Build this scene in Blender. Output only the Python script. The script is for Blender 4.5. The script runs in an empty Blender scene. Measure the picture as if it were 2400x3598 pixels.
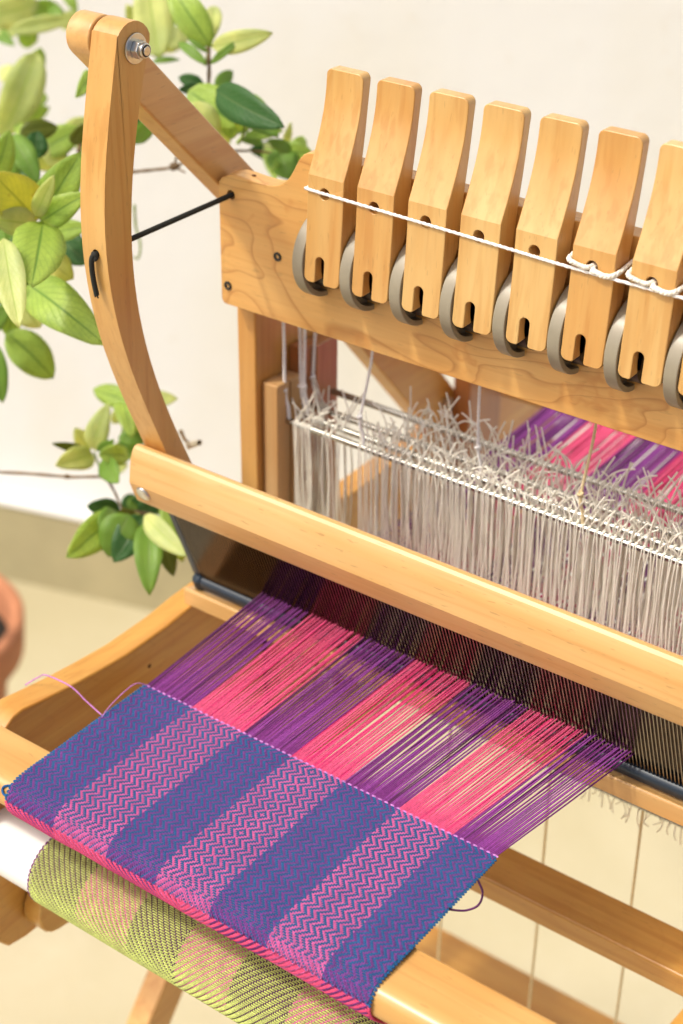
import bpy, bmesh, math, random
import numpy as np
from mathutils import Vector, Matrix
random.seed(7)
rng = np.random.default_rng(11)
SC = bpy.context.scene
COL = SC.collection
R = math.radians

# ------------------------------------------------------------------ camera, light, exposure
CAM_POS = Vector((0.56587749, -0.75996926, 0.27602422))
CR = Vector((0.80417633, 0.59431144, 0.00971294))
CF = Vector((-0.50577204, 0.69277306, -0.51406239))
CU = CR.cross(CF)
cam_d = bpy.data.cameras.new('camera'); cam = bpy.data.objects.new('camera', cam_d); COL.objects.link(cam)
cam.matrix_world = Matrix(((CR.x, CU.x, -CF.x, CAM_POS.x), (CR.y, CU.y, -CF.y, CAM_POS.y), (CR.z, CU.z, -CF.z, CAM_POS.z), (0, 0, 0, 1)))
cam_d.sensor_fit = 'HORIZONTAL'; cam_d.sensor_width = 24.0; cam_d.lens = 59.38
cam_d.clip_start = 0.02; cam_d.clip_end = 500
cam_d.dof.use_dof = True; cam_d.dof.focus_distance = 0.93; cam_d.dof.aperture_fstop = 6.0
SC.camera = cam

SUN_DIR = Vector((-0.36, -0.46, 0.82)).normalized()          # towards the sun
w = bpy.data.worlds.new('World'); SC.world = w; w.use_nodes = True
nt = w.node_tree; nt.nodes.clear()
sky = nt.nodes.new('ShaderNodeTexSky'); sky.sky_type = 'NISHITA'; sky.sun_disc = False
sky.sun_elevation = math.asin(SUN_DIR.z); sky.sun_rotation = math.atan2(SUN_DIR.x, SUN_DIR.y)
sky.air_density = 0.6; sky.dust_density = 5.5; sky.ozone_density = 0.0
bg = nt.nodes.new('ShaderNodeBackground'); bg.inputs['Strength'].default_value = 0.15
wo = nt.nodes.new('ShaderNodeOutputWorld')
nt.links.new(sky.outputs[0], bg.inputs[0]); nt.links.new(bg.outputs[0], wo.inputs[0])
sl = bpy.data.lights.new('sun', 'SUN'); sl.energy = 1.55; sl.angle = R(4.0); sl.color = (1.0, 0.975, 0.86)
so = bpy.data.objects.new('sun', sl); COL.objects.link(so)
so.rotation_euler = (-SUN_DIR).to_track_quat('-Z', 'Y').to_euler(); so.location = SUN_DIR * 5
SC.view_settings.view_transform = 'Standard'; SC.view_settings.look = 'None'
SC.view_settings.exposure = 0.42; SC.view_settings.gamma = 1.0
SC.cycles.max_bounces = 8

def at(x, y, depth):
    """point seen at (x, y) of the 1568-wide picture, at a distance along the view axis"""
    s = 2400 / 1568
    return CAM_POS + (CF + CR * ((x * s - 1200) / 5938.4) - CU * ((y * s - 1799) / 5938.4)) * depth

# ------------------------------------------------------------------ materials
def new_mat(name):
    m = bpy.data.materials.new(name); m.use_nodes = True
    n = m.node_tree; return m, n, n.nodes['Principled BSDF']
def N(n, t, **kw):
    o = n.nodes.new(t)
    for k, v in kw.items(): setattr(o, k, v)
    return o
def mixc(n, fac, a, b, mode='MIX'):
    m = N(n, 'ShaderNodeMix', data_type='RGBA', blend_type=mode)
    for s, v in ((0, fac), (6, a), (7, b)):
        if hasattr(v, 'links') or isinstance(v, bpy.types.NodeSocket): n.links.new(v, m.inputs[s])
        else: m.inputs[s].default_value = v if s == 0 else (*v[:3], 1)
    return m.outputs[2]
def math_(n, op, a, b=None):
    m = N(n, 'ShaderNodeMath', operation=op)
    for i, v in enumerate((a, b)):
        if v is None: continue
        if isinstance(v, bpy.types.NodeSocket): n.links.new(v, m.inputs[i])
        else: m.inputs[i].default_value = v
    return m.outputs[0]
def coords(n, scale, off=True):
    tc = N(n, 'ShaderNodeTexCoord'); mp = N(n, 'ShaderNodeMapping'); mp.inputs['Scale'].default_value = scale
    if off:
        oi = N(n, 'ShaderNodeObjectInfo'); vm = N(n, 'ShaderNodeVectorMath', operation='SCALE')
        cb = N(n, 'ShaderNodeCombineXYZ')
        for i in range(3): n.links.new(oi.outputs['Random'], cb.inputs[i])
        n.links.new(cb.outputs[0], vm.inputs[0]); vm.inputs['Scale'].default_value = 3.7
        ad = N(n, 'ShaderNodeVectorMath', operation='ADD')
        n.links.new(tc.outputs['Object'], ad.inputs[0]); n.links.new(vm.outputs[0], ad.inputs[1])
        n.links.new(ad.outputs[0], mp.inputs[0])
    else: n.links.new(tc.outputs['Object'], mp.inputs[0])
    return mp.outputs[0]
def noise(n, vec, scale, detail=3, rough=.5, dist=0):
    t = N(n, 'ShaderNodeTexNoise'); n.links.new(vec, t.inputs['Vector'])
    t.inputs['Scale'].default_value = scale; t.inputs['Detail'].default_value = detail
    t.inputs['Roughness'].default_value = rough; t.inputs['Distortion'].default_value = dist
    return t.outputs['Fac']
def ramp(n, fac, stops):
    r = N(n, 'ShaderNodeValToRGB'); n.links.new(fac, r.inputs[0]); e = r.color_ramp.elements
    while len(e) < len(stops): e.new(.5)
    for i, (p_, c) in enumerate(stops):
        e[i].position = p_; e[i].color = (*c, 1) if len(c) == 3 else c
    return r.outputs[0]

def wood(name, light, dark, axis, figure=0.0, rough=.36, coat=.35, pores=.25, stain=0.0):
    light = (light[0] * .88, light[1] * .885, light[2] * .76); dark = (dark[0] * .87, dark[1] * .845, dark[2] * .69)
    m, n, b = new_mat(name)
    st = [1.0, 1.0, 1.0]; st['XYZ'.index(axis)] = 0.045
    v = coords(n, tuple(st)); v0 = coords(n, (1, 1, 1))
    g = noise(n, v, 420, 4, .6)
    g2 = noise(n, v, 70, 3, .55, .4)
    big = noise(n, v0, 9, 2)
    c = mixc(n, ramp(n, g2, [(.3, (0, 0, 0)), (.72, (1, 1, 1))]), light, dark)
    c = mixc(n, math_(n, 'MULTIPLY', g, .45), c, [x * .66 for x in light])
    ln = noise(n, v, 190, 2, .5, .2)
    c = mixc(n, math_(n, 'MULTIPLY', ramp(n, ln, [(.50, (0, 0, 0)), (.66, (1, 1, 1))]), .42), c, [dark[0] * .80, dark[1] * .70, dark[2] * .58])
    hue = mixc(n, ramp(n, big, [(.35, (0, 0, 0)), (.65, (1, 1, 1))]), (1.0, 1.0, 1.0), (.93, .84, .70))
    c = mixc(n, 1.0, c, hue, 'MULTIPLY')
    if figure > 0:     # cathedral growth-ring lines of a flat-sawn board
        fs = [6.0, 6.0, 6.0]; fs['XYZ'.index(axis)] = 3.2
        vf = coords(n, tuple(fs))
        f = noise(n, vf, 1.7, 2.5, .45, .55)
        fr = math_(n, 'FRACT', math_(n, 'MULTIPLY', f, 17.0))
        line = ramp(n, fr, [(0.0, (1, 1, 1)), (.05, (.55, .55, .55)), (.16, (.12, .12, .12)), (.5, (0, 0, 0)), (.93, (0, 0, 0)), (1.0, (1, 1, 1))])
        c = mixc(n, math_(n, 'MULTIPLY', line, figure), c, [dark[0] * .62, dark[1] * .5, dark[2] * .4])
    if stain > 0:      # old water mark and blotches
        s1 = noise(n, coords(n, (30, 30, 30), False), 1.0, 3, .6, .3)
        c = mixc(n, math_(n, 'MULTIPLY', ramp(n, s1, [(.60, (0, 0, 0)), (.66, (1, 1, 1)), (.70, (.35, .35, .35))]), stain), c, [dark[0] * .75, dark[1] * .6, dark[2] * .45])
    oi2 = N(n, 'ShaderNodeObjectInfo'); c = mixc(n, oi2.outputs['Random'], c, mixc(n, 1.0, c, (.97, .90, .82), 'MULTIPLY'))
    if pores > 0:
        vp = list((620, 620, 620)); vp['XYZ'.index(axis)] = 110
        pn = noise(n, coords(n, tuple(vp)), 1.0, 1)
        c = mixc(n, math_(n, 'MULTIPLY', ramp(n, pn, [(.68, (0, 0, 0)), (.74, (1, 1, 1))]), pores), c, [x * .45 for x in dark])
    n.links.new(c, b.inputs['Base Color'])
    rr = math_(n, 'ADD', math_(n, 'MULTIPLY', big, .22), rough - .1)
    n.links.new(rr, b.inputs['Roughness'])
    b.inputs['Coat Weight'].default_value = coat; b.inputs['Coat Roughness'].default_value = .30
    bp = N(n, 'ShaderNodeBump'); bp.inputs['Strength'].default_value = .12; bp.inputs['Distance'].default_value = .0006
    n.links.new(g, bp.inputs['Height']); n.links.new(bp.outputs[0], b.inputs['Normal'])
    return m

ML, MD = (.80, .50, .205), (.70, .385, .125)
W_LEVER = wood('maple lever', (.84, .56, .25), (.74, .42, .145), 'Z', coat=.5, rough=.3)
W_BOARD = wood('figured maple board', (.95, .61, .26), (.88, .50, .18), 'X', figure=.75, stain=.5)
W_X = wood('beech along', ML, MD, 'X', pores=.3)
W_CAP = wood('beech cap', (.86, .56, .27), (.79, .45, .17), 'X', pores=.4, coat=.2, rough=.42)
W_ARM = wood('beech arm', (.86, .54, .215), (.76, .42, .13), 'Z', coat=.4)
W_POST = wood('beech post', (.80, .46, .16), (.72, .36, .10), 'Z')
W_SIDE = wood('beech side', (.82, .48, .14), (.70, .33, .06), 'Y', figure=.15)
W_BAR = wood('beech strut', (.90, .58, .27), (.80, .46, .18), 'Y')
W_KNOT = wood('pine rail', (.74, .43, .13), (.62, .32, .07), 'X', figure=.12)
W_RED = wood('red brown wood', (.58, .26, .11), (.44, .16, .06), 'Z')
W_PALE = wood('raw pale wood', (.74, .50, .29), (.66, .40, .20), 'Z', coat=0, rough=.6)

def plain(name, col, rough=.5, metal=0, vary=.12, vscale=60, bump=0, sheen=0, coat=0, sss=0):
    m, n, b = new_mat(name)
    v = coords(n, (1, 1, 1)); f = noise(n, v, vscale, 4, .6)
    c = mixc(n, ramp(n, f, [(.3, (0, 0, 0)), (.7, (1, 1, 1))]), [x * (1 - vary) for x in col], [min(1, x * (1 + vary)) for x in col])
    if sheen:
        f2 = noise(n, coords(n, (1, .35, 1)), 120, 3, .6)
        c = mixc(n, ramp(n, f2, [(.3, (.0, .0, .0)), (.7, (1, 1, 1))]), c, mixc(n, 1.0, c, (.74, .70, .80), 'MULTIPLY'))
    n.links.new(c, b.inputs['Base Color']); b.inputs['Roughness'].default_value = rough; b.inputs['Metallic'].default_value = metal
    b.inputs['Coat Weight'].default_value = coat
    if sheen: b.inputs['Sheen Weight'].default_value = sheen; b.inputs['Sheen Roughness'].default_value = .5
    if bump:
        bp = N(n, 'ShaderNodeBump'); bp.inputs['Strength'].default_value = .5; bp.inputs['Distance'].default_value = bump
        n.links.new(f, bp.inputs['Height']); n.links.new(bp.outputs[0], b.inputs['Normal'])
    return m
def yarn(name, col, sc=950, sheen=.06):
    return plain(name, col, rough=.9, vary=.38, vscale=sc, bump=.0003, sheen=sheen)
Y_PURPLE = yarn('purple yarn', (.22, .028, .21)); Y_PINK = yarn('pink yarn', (.88, .095, .22))
Y_BLUE = yarn('blue yarn', (.004, .10, .26))
Y_CPINK = yarn('magenta pink yarn', (.90, .15, .40)); Y_LAV = yarn('lavender yarn', (.62, .25, .62))
Y_CORAL = yarn('coral yarn', (.90, .07, .18)); Y_LIME = yarn('lime yarn', (.56, .63, .17))
Y_PLUM = yarn('plum yarn', (.11, .012, .10)); Y_WINE = yarn('wine yarn', (.72, .035, .17)); Y_VIOL = yarn('violet yarn', (.29, .05, .30)); Y_ROSE = yarn('rose purple yarn', (.25, .058, .31))
Y_HED = plain('heddle cotton', (.98, .92, .80), rough=.9, vary=.06, vscale=600, bump=.0002)
def lucent(m, f, c):
    n = m.node_tree; tr = N(n, 'ShaderNodeBsdfTranslucent'); mx_ = N(n, 'ShaderNodeMixShader'); mx_.inputs[0].default_value = f; tr.inputs[0].default_value = (*c, 1)
    n.links.new(n.nodes['Principled BSDF'].outputs[0], mx_.inputs[1]); n.links.new(tr.outputs[0], mx_.inputs[2]); n.links.new(mx_.outputs[0], n.nodes['Material Output'].inputs[0])
lucent(Y_HED, .15, (.95, .92, .84))
Y_HEDW = plain('warm cotton end', (.80, .66, .42), rough=.9, vary=.1, vscale=600)
Y_WHITE = plain('white cotton string', (.86, .84, .80), rough=.9, vary=.06, vscale=900, bump=.0003)
Y_CORD = plain('braided cotton cord', (.84, .79, .68), rough=.9, vary=.2, vscale=700, bump=.0006)
Y_TAN = plain('tan cord', (.74, .60, .34), rough=.9, vary=.15, vscale=500)
M_STEEL = plain('zinc plated steel', (.62, .62, .58), rough=.28, metal=1, vary=.1, vscale=300)
M_ROD = plain('steel rod', (.46, .46, .42), rough=.26, metal=1, vary=.1, vscale=100)
M_DENT = plain('reed wire', (.27, .225, .19), rough=.18, metal=1, vary=.15, vscale=200)
M_BLUE = plain('blue black reed binding', (.018, .032, .05), rough=.42, vary=.15, vscale=200)
M_GREY = plain('grey plastic', (.30, .265, .19), rough=.36, vary=.07, vscale=90)
M_BLACK = plain('black plastic', (.012, .011, .010), rough=.4, vary=.1)
M_ELAST = plain('black elastic cord', (.015, .017, .013), rough=.8, vary=.3, vscale=1500, bump=.0003)
M_SCREW = plain('black screw', (.010, .011, .011), rough=.5)
M_HOLE_SHADE = plain('hole shade brown', (.10, .035, .010), rough=.8)  # dark brown puts the shade inside a hole into its colour
M_WHITE = plain('white apron cloth', (.84, .83, .80), rough=.55, vary=.02, vscale=20)
M_TERRA = plain('terracotta', (.44, .18, .085), rough=.85, vary=.15, vscale=25)
M_SOIL = plain('dark soil', (.012, .010, .007), rough=1, vary=.5, vscale=60, bump=.01)
M_STEM = plain('woody stem', (.16, .10, .045), rough=.8, vary=.35, vscale=120, bump=.0006)
M_STEMG = plain('green stem', (.22, .30, .06), rough=.6, vary=.25, vscale=120)

def leafmat(name, col, vein, gloss=.38, spots=0.0):
    m, n, b = new_mat(name)
    uv = N(n, 'ShaderNodeUVMap'); sp = N(n, 'ShaderNodeSeparateXYZ'); n.links.new(uv.outputs[0], sp.inputs[0])
    ax = math_(n, 'ABSOLUTE', math_(n, 'SUBTRACT', sp.outputs[0], .5))            # across, 0 at the midrib
    mid = ramp(n, ax, [(0, (1, 1, 1)), (.012, (1, 1, 1)), (.04, (0, 0, 0))])
    wob = noise(n, coords(n, (1, 1, 1)), 35, 2)
    side = math_(n, 'SUBTRACT', math_(n, 'MULTIPLY', sp.outputs[1], 9.0), math_(n, 'MULTIPLY', ax, 7.0))
    side = math_(n, 'FRACT', math_(n, 'ADD', side, math_(n, 'MULTIPLY', wob, 1.2)))
    sv = ramp(n, side, [(0, (1, 1, 1)), (.07, (.1, .1, .1)), (.15, (0, 0, 0)), (.9, (0, 0, 0)), (1, (.8, .8, .8))])
    vo = N(n, 'ShaderNodeTexVoronoi', feature='DISTANCE_TO_EDGE'); n.links.new(coords(n, (1, 1, 1)), vo.inputs['Vector']); vo.inputs['Scale'].default_value = 260
    net = ramp(n, vo.outputs['Distance'], [(0, (.6, .6, .6)), (.09, (0, 0, 0))])
    v = math_(n, 'MAXIMUM', math_(n, 'MAXIMUM', mid, math_(n, 'MULTIPLY', sv, .7)), math_(n, 'MULTIPLY', net, .5))
    big = noise(n, coords(n, (1, 1, 1)), 28, 3, .6)
    c = mixc(n, ramp(n, big, [(.3, (0, 0, 0)), (.7, (1, 1, 1))]), col, [col[0] * .72, col[1] * .80, col[2] * .8])
    c = mixc(n, v, c, vein)
    if spots:
        c = mixc(n, math_(n, 'MULTIPLY', ramp(n, noise(n, coords(n, (1, 1, 1)), 90, 2), [(.68, (0, 0, 0)), (.74, (1, 1, 1))]), spots), c, (.30, .10, .02))
    n.links.new(c, b.inputs['Base Color']); b.inputs['Roughness'].default_value = gloss
    tr = N(n, 'ShaderNodeBsdfTranslucent'); mx = N(n, 'ShaderNodeMixShader'); mx.inputs[0].default_value = .5
    n.links.new(mixc(n, 1.0, c, (1.0, 1.0, .7), 'MULTIPLY'), tr.inputs[0])
    out = n.nodes['Material Output']; n.links.new(b.outputs[0], mx.inputs[1]); n.links.new(tr.outputs[0], mx.inputs[2]); n.links.new(mx.outputs[0], out.inputs[0])
    bp = N(n, 'ShaderNodeBump'); bp.inputs['Strength'].default_value = .4; bp.inputs['Distance'].default_value = .0008; bp.invert = True
    n.links.new(v, bp.inputs['Height']); n.links.new(bp.outputs[0], b.inputs['Normal'])
    return m
LEAF = {
    'pale': leafmat('pale yellow green leaf', (.90, .92, .42), (.60, .72, .22)),
    'yel': leafmat('yellow leaf', (.80, .78, .18), (.52, .55, .12), spots=.6),
    'lime': leafmat('lime green leaf', (.62, .78, .17), (.24, .42, .08), spots=.15),
    'mid': leafmat('mid green leaf', (.30, .50, .07), (.28, .42, .10)),
    'dark': leafmat('dark green leaf', (.07, .21, .045), (.14, .26, .08)),
    'olive': leafmat('olive leaf', (.20, .24, .02), (.30, .34, .06)),
}

# ------------------------------------------------------------------ building helpers
def tag(o, label=None, cat=None, group=None, kind=None):
    for k, v in (('label', label), ('category', cat), ('group', group), ('kind', kind)):
        if v: o[k] = v
    return o
def thing(name, label, cat, loc=(0, 0, 0), group=None):
    o = bpy.data.objects.new(name, None); COL.objects.link(o); o.location = loc; o.empty_display_size = .01
    return tag(o, label, cat, group)
def wloc(o):
    v = Vector((0, 0, 0))
    while o is not None: v = v + o.location; o = o.parent
    return v
def link(name, me, mat, parent=None, kind=None, label=None):
    o = bpy.data.objects.new(name, me); COL.objects.link(o); o.parent = parent
    if mat is not None:
        for m_ in (mat if isinstance(mat, (list, tuple)) else [mat]): me.materials.append(m_)
    if parent is not None: me.transform(Matrix.Translation(-wloc(parent)))
    if kind: o['kind'] = kind
    if label: o['label'] = label
    return o
def smooth(me): me.polygons.foreach_set('use_smooth', [True] * len(me.polygons)); me.update()
def bevel(o, width, seg=3, ang=35):
    b = o.modifiers.new('bevel', 'BEVEL'); b.width = width; b.segments = seg; b.limit_method = 'ANGLE'; b.angle_limit = R(ang); b.harden_normals = True
    smooth(o.data); return o
def prism_mesh(pts, axis, lo, hi):
    """polygon pts in the plane across `axis` (YZ for X, XZ for Y, XY for Z), pushed from lo to hi"""
    bm = bmesh.new()
    def P3(a, b, c): return {'X': (c, a, b), 'Y': (a, c, b), 'Z': (a, b, c)}[axis]
    v0 = [bm.verts.new(P3(a, b, lo)) for a, b in pts]; v1 = [bm.verts.new(P3(a, b, hi)) for a, b in pts]
    bm.faces.new(v0); bm.faces.new(v1[::-1]); k = len(pts)
    for i in range(k): bm.faces.new((v0[i], v1[i], v1[(i + 1) % k], v0[(i + 1) % k]))
    bmesh.ops.recalc_face_normals(bm, faces=bm.faces)
    me = bpy.data.meshes.new('mesh'); bm.to_mesh(me); bm.free(); return me
def box_mesh(a, b):
    return prism_mesh([(a[0], a[1]), (b[0], a[1]), (b[0], b[1]), (a[0], b[1])], 'Z', a[2], b[2])
def box(name, a, b, mat, parent, bev=.0015, **kw): return bevel(link(name, box_mesh(a, b), mat, parent, **kw), bev)
def prism(name, pts, axis, lo, hi, mat, parent, bev=.0015, **kw): return bevel(link(name, prism_mesh(pts, axis, lo, hi), mat, parent, **kw), bev)
def circ(c, r, k, a0=0, a1=360):
    full = abs(a1 - a0) >= 360
    return [(c[0] + r * math.cos(R(a0 + (a1 - a0) * i / (k if full else k - 1))), c[1] + r * math.sin(R(a0 + (a1 - a0) * i / (k if full else k - 1)))) for i in range(k)]
def cyl(name, c, r, axis, lo, hi, mat, parent, k=32, bev=.0004, **kw): return bevel(link(name, prism_mesh(circ(c, r, k), axis, lo, hi), mat, parent, **kw), bev, 2)
def boolean(o, cutters, op='DIFFERENCE'):
    """apply cutters to the mesh of o and remove them"""
    tmp = []
    for me in cutters:
        c = bpy.data.objects.new('cutter', me); COL.objects.link(c); tmp.append(c)
        m_ = o.modifiers.new('b', 'BOOLEAN'); m_.operation = op; m_.solver = 'EXACT'; m_.object = c
    dg = bpy.context.evaluated_depsgraph_get(); dg.update()
    me = bpy.data.meshes.new_from_object(o.evaluated_get(dg)); o.modifiers.clear(); o.data = me
    for c in tmp: bpy.data.objects.remove(c)
    return o
def tubes_mesh(paths, radii, sides=6, mats=None, closed_caps=True):
    """paths: list of (n,3) arrays; radii: scalar or per-path (scalar or (n,))"""
    V, F, MI = [], [], []; base = 0
    ang = np.linspace(0, 2 * np.pi, sides, endpoint=False)
    for i, p_ in enumerate(paths):
        p_ = np.asarray(p_, float); n_ = len(p_)
        t = np.gradient(p_, axis=0); t /= np.linalg.norm(t, axis=1, keepdims=True) + 1e-12
        ref = np.array([0, 0, 1.0]) if abs(t[:, 2]).mean() < .8 else np.array([0, 1.0, 0])
        u = np.cross(t, ref); u /= np.linalg.norm(u, axis=1, keepdims=True) + 1e-12; v = np.cross(u, t)
        r_ = radii[i] if isinstance(radii, (list, tuple)) else radii
        r_ = np.broadcast_to(np.asarray(r_, float).reshape(-1, 1, 1) if np.ndim(r_) else np.full((1, 1, 1), r_), (n_, 1, 1))
        ring = p_[:, None, :] + r_ * (np.cos(ang)[None, :, None] * u[:, None, :] + np.sin(ang)[None, :, None] * v[:, None, :])
        V.append(ring.reshape(-1, 3))
        a = np.arange(n_ - 1)[:, None] * sides + np.arange(sides)[None, :]; b_ = np.arange(n_ - 1)[:, None] * sides + (np.arange(sides)[None, :] + 1) % sides
        F.append((np.stack([a, b_, b_ + sides, a + sides], -1).reshape(-1, 4) + base))
        MI.append(np.full(((n_ - 1) * sides), 0 if mats is None else mats[i])); base += n_ * sides
    V = np.concatenate(V); F = np.concatenate(F); MI = np.concatenate(MI)
    me = bpy.data.meshes.new('mesh'); me.vertices.add(len(V)); me.vertices.foreach_set('co', V.ravel())
    me.loops.add(F.size); me.loops.foreach_set('vertex_index', F.ravel().astype(np.int32))
    me.polygons.add(len(F)); me.polygons.foreach_set('loop_start', (np.arange(len(F)) * 4).astype(np.int32))
    me.polygons.foreach_set('material_index', MI.astype(np.int32)); me.polygons.foreach_set('use_smooth', np.ones(len(F), bool))
    me.update(calc_edges=True); me.validate(); return me
def tube(name, path, r, mat, parent=None, sides=8, sub=1, **kw):
    p_ = spline(path, sub) if sub > 1 else path
    return link(name, tubes_mesh([p_], r, sides), mat, parent, **kw)
def spline(pts, sub=6):
    p_ = np.asarray(pts, float); q = np.vstack([2 * p_[0] - p_[1], p_, 2 * p_[-1] - p_[-2]]); out = []
    for i in range(len(p_) - 1):
        a, b_, c, d = q[i:i + 4]
        for t in np.linspace(0, 1, sub, endpoint=False):
            out.append(.5 * ((2 * b_) + (-a + c) * t + (2 * a - 5 * b_ + 4 * c - d) * t ** 2 + (-a + 3 * b_ - 3 * c + d) * t ** 3))
    out.append(p_[-1]); return np.array(out)

XC = 0.1413                                    # middle of the loom
def mx(a, b): return (2 * XC - b, 2 * XC - a)  # mirrored X range

# ------------------------------------------------------------------ the setting: floor, ledge, wall
FZ = -1.25
A0 = Vector((-1.2144, 0.7995, FZ)); DW = Vector((0.95961979, 0.28130031, 0)); NW = Vector((0.28130031, -0.95961979, 0))
def tile_mat():
    m, n, b = new_mat('worn yellow floor')
    big = noise(n, coords(n, (1, 1, 1), False), 2.2, 5, .6, .3); fine = noise(n, coords(n, (1, 1, 1), False), 60, 4, .6)
    c = mixc(n, ramp(n, big, [(.3, (0, 0, 0)), (.75, (1, 1, 1))]), (.44, .395, .25), (.58, .535, .385))
    c = mixc(n, math_(n, 'MULTIPLY', fine, .3), c, (.44, .36, .18))
    n.links.new(c, b.inputs['Base Color']); b.inputs['Roughness'].default_value = .45
    return m
def plaster():
    m, n, b = new_mat('cream plaster')
    big = noise(n, coords(n, (1, 1, 1), False), 1.8, 4, .55, .2); fine = noise(n, coords(n, (1, 1, 1), False), 25, 5, .6)
    c = mixc(n, ramp(n, big, [(.42, (0, 0, 0)), (.72, (1, 1, 1))]), (.765, .775, .75), (.72, .70, .60))
    c = mixc(n, math_(n, 'MULTIPLY', ramp(n, fine, [(.62, (0, 0, 0)), (.75, (1, 1, 1))]), .25), c, (.62, .54, .40))
    n.links.new(c, b.inputs['Base Color']); b.inputs['Roughness'].default_value = .85
    bp = N(n, 'ShaderNodeBump'); bp.inputs['Strength'].default_value = .3; bp.inputs['Distance'].default_value = .004
    n.links.new(fine, bp.inputs['Height']); n.links.new(bp.outputs[0], b.inputs['Normal']); return m
M_FLOOR, M_PLAST = tile_mat(), plaster()
tag(link('floor', box_mesh((-9, -9, FZ - .1), (9, 9, FZ)), M_FLOOR), 'smooth worn yellow beige floor under the loom', 'floor', kind='structure')
def along(s, d, z): return A0 + DW * s + NW * d + Vector((0, 0, z - FZ))
def wallbox(name, s0, s1, d0, d1, z0, z1, mat):
    P = [along(s, d, z) for z in (z0, z1) for s, d in ((s0, d0), (s1, d0), (s1, d1), (s0, d1))]
    me = bpy.data.meshes.new('mesh'); me.from_pydata([tuple(p_) for p_ in P], [], [(0, 3, 2, 1), (4, 5, 6, 7), (0, 1, 5, 4), (1, 2, 6, 5), (2, 3, 7, 6), (3, 0, 4, 7)]); me.update()
    bm = bmesh.new(); bm.from_mesh(me); bmesh.ops.recalc_face_normals(bm, faces=bm.faces); bm.to_mesh(me); bm.free()
    return bevel(link(name, me, mat), .006, 2)
wl = wallbox('wall', -5, 6, -.30, -.042, FZ - .05, 2.2, M_PLAST); tag(wl, 'cream plastered wall rising behind the loom and shrub', 'wall')
lg = wallbox('plinth', -5, 6, -.041, 0.0, FZ - .05, -1.108, plain('tan render', (.40, .355, .205), rough=.8, vary=.14, vscale=6)); tag(lg, 'low tan plinth with its lit top painted as a pale strip along the foot of the wall', 'plinth')
plit = wallbox('plinth_lit_top', -5, 6, -.041, .003, -1.1075, -1.098, M_PLAST); plit.parent = lg  # thin pale strip added; puts the top's light from above into colour

# ------------------------------------------------------------------ the loom
loom = thing('table_loom', 'honey coloured wooden table loom with eight upright levers across its castle', 'loom', (XC, .05, -.54))
# castle board: wavy top edge, extruded between its front and back faces
lt = [(-.0893, -.0875), (-.0870, -.0845), (-.0843, -.0829), (-.0800, -.0812), (-.0756, -.0803), (-.0700, -.0802), (-.0640, -.0806), (-.0559, -.0811), (-.0500, -.0810),
      (-.0457, -.0804), (-.0420, -.0794), (-.0390, -.0780), (-.0358, -.0755), (-.0331, -.0723), (-.0298, -.0668), (-.0265, -.0607), (-.0245, -.0580), (-.0224, -.0560), (-.0195, -.0543), (-.0159, -.0537)]
lb = [(-.0862, -.1690), (-.0880, -.1684), (-.0891, -.1668), (-.0895, -.1640)]
mir = lambda L: [(2 * XC - a, b) for a, b in L][::-1]
board = link('castle_board', prism_mesh(lb + lt + mir(lt) + mir(lb), 'Y', .004, .017), W_BOARD, loom)
boolean(board, [prism_mesh(circ((-.0795, -.0940), .0028, 20), 'Y', -.01, .03)])
bevel(board, .0016, 3, 50)
for X, Z in ((-.0429, -.1256), (-.0836, -.1556), (2 * XC + .0429, -.1256), (2 * XC + .0836, -.1556)):
    s = link('screw', prism_mesh(circ((X, Z), .0030, 20), 'Y', .0032, .012), M_SCREW, loom)
    boolean(s, [prism_mesh([(X + a * .0014, Z + b * .0014) for a, b in circ((0, 0), 1, 6)], 'Y', -.01, .0055)]); bevel(s, .0003, 2)
cyl('peg_hole_shade', (-.0660, .0105), .0014, 'Z', -.0815, -.0800, M_HOLE_SHADE, loom, k=12, bev=.0001)  # solid dark disc, its colour stands for the shade in a peg hole
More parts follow.
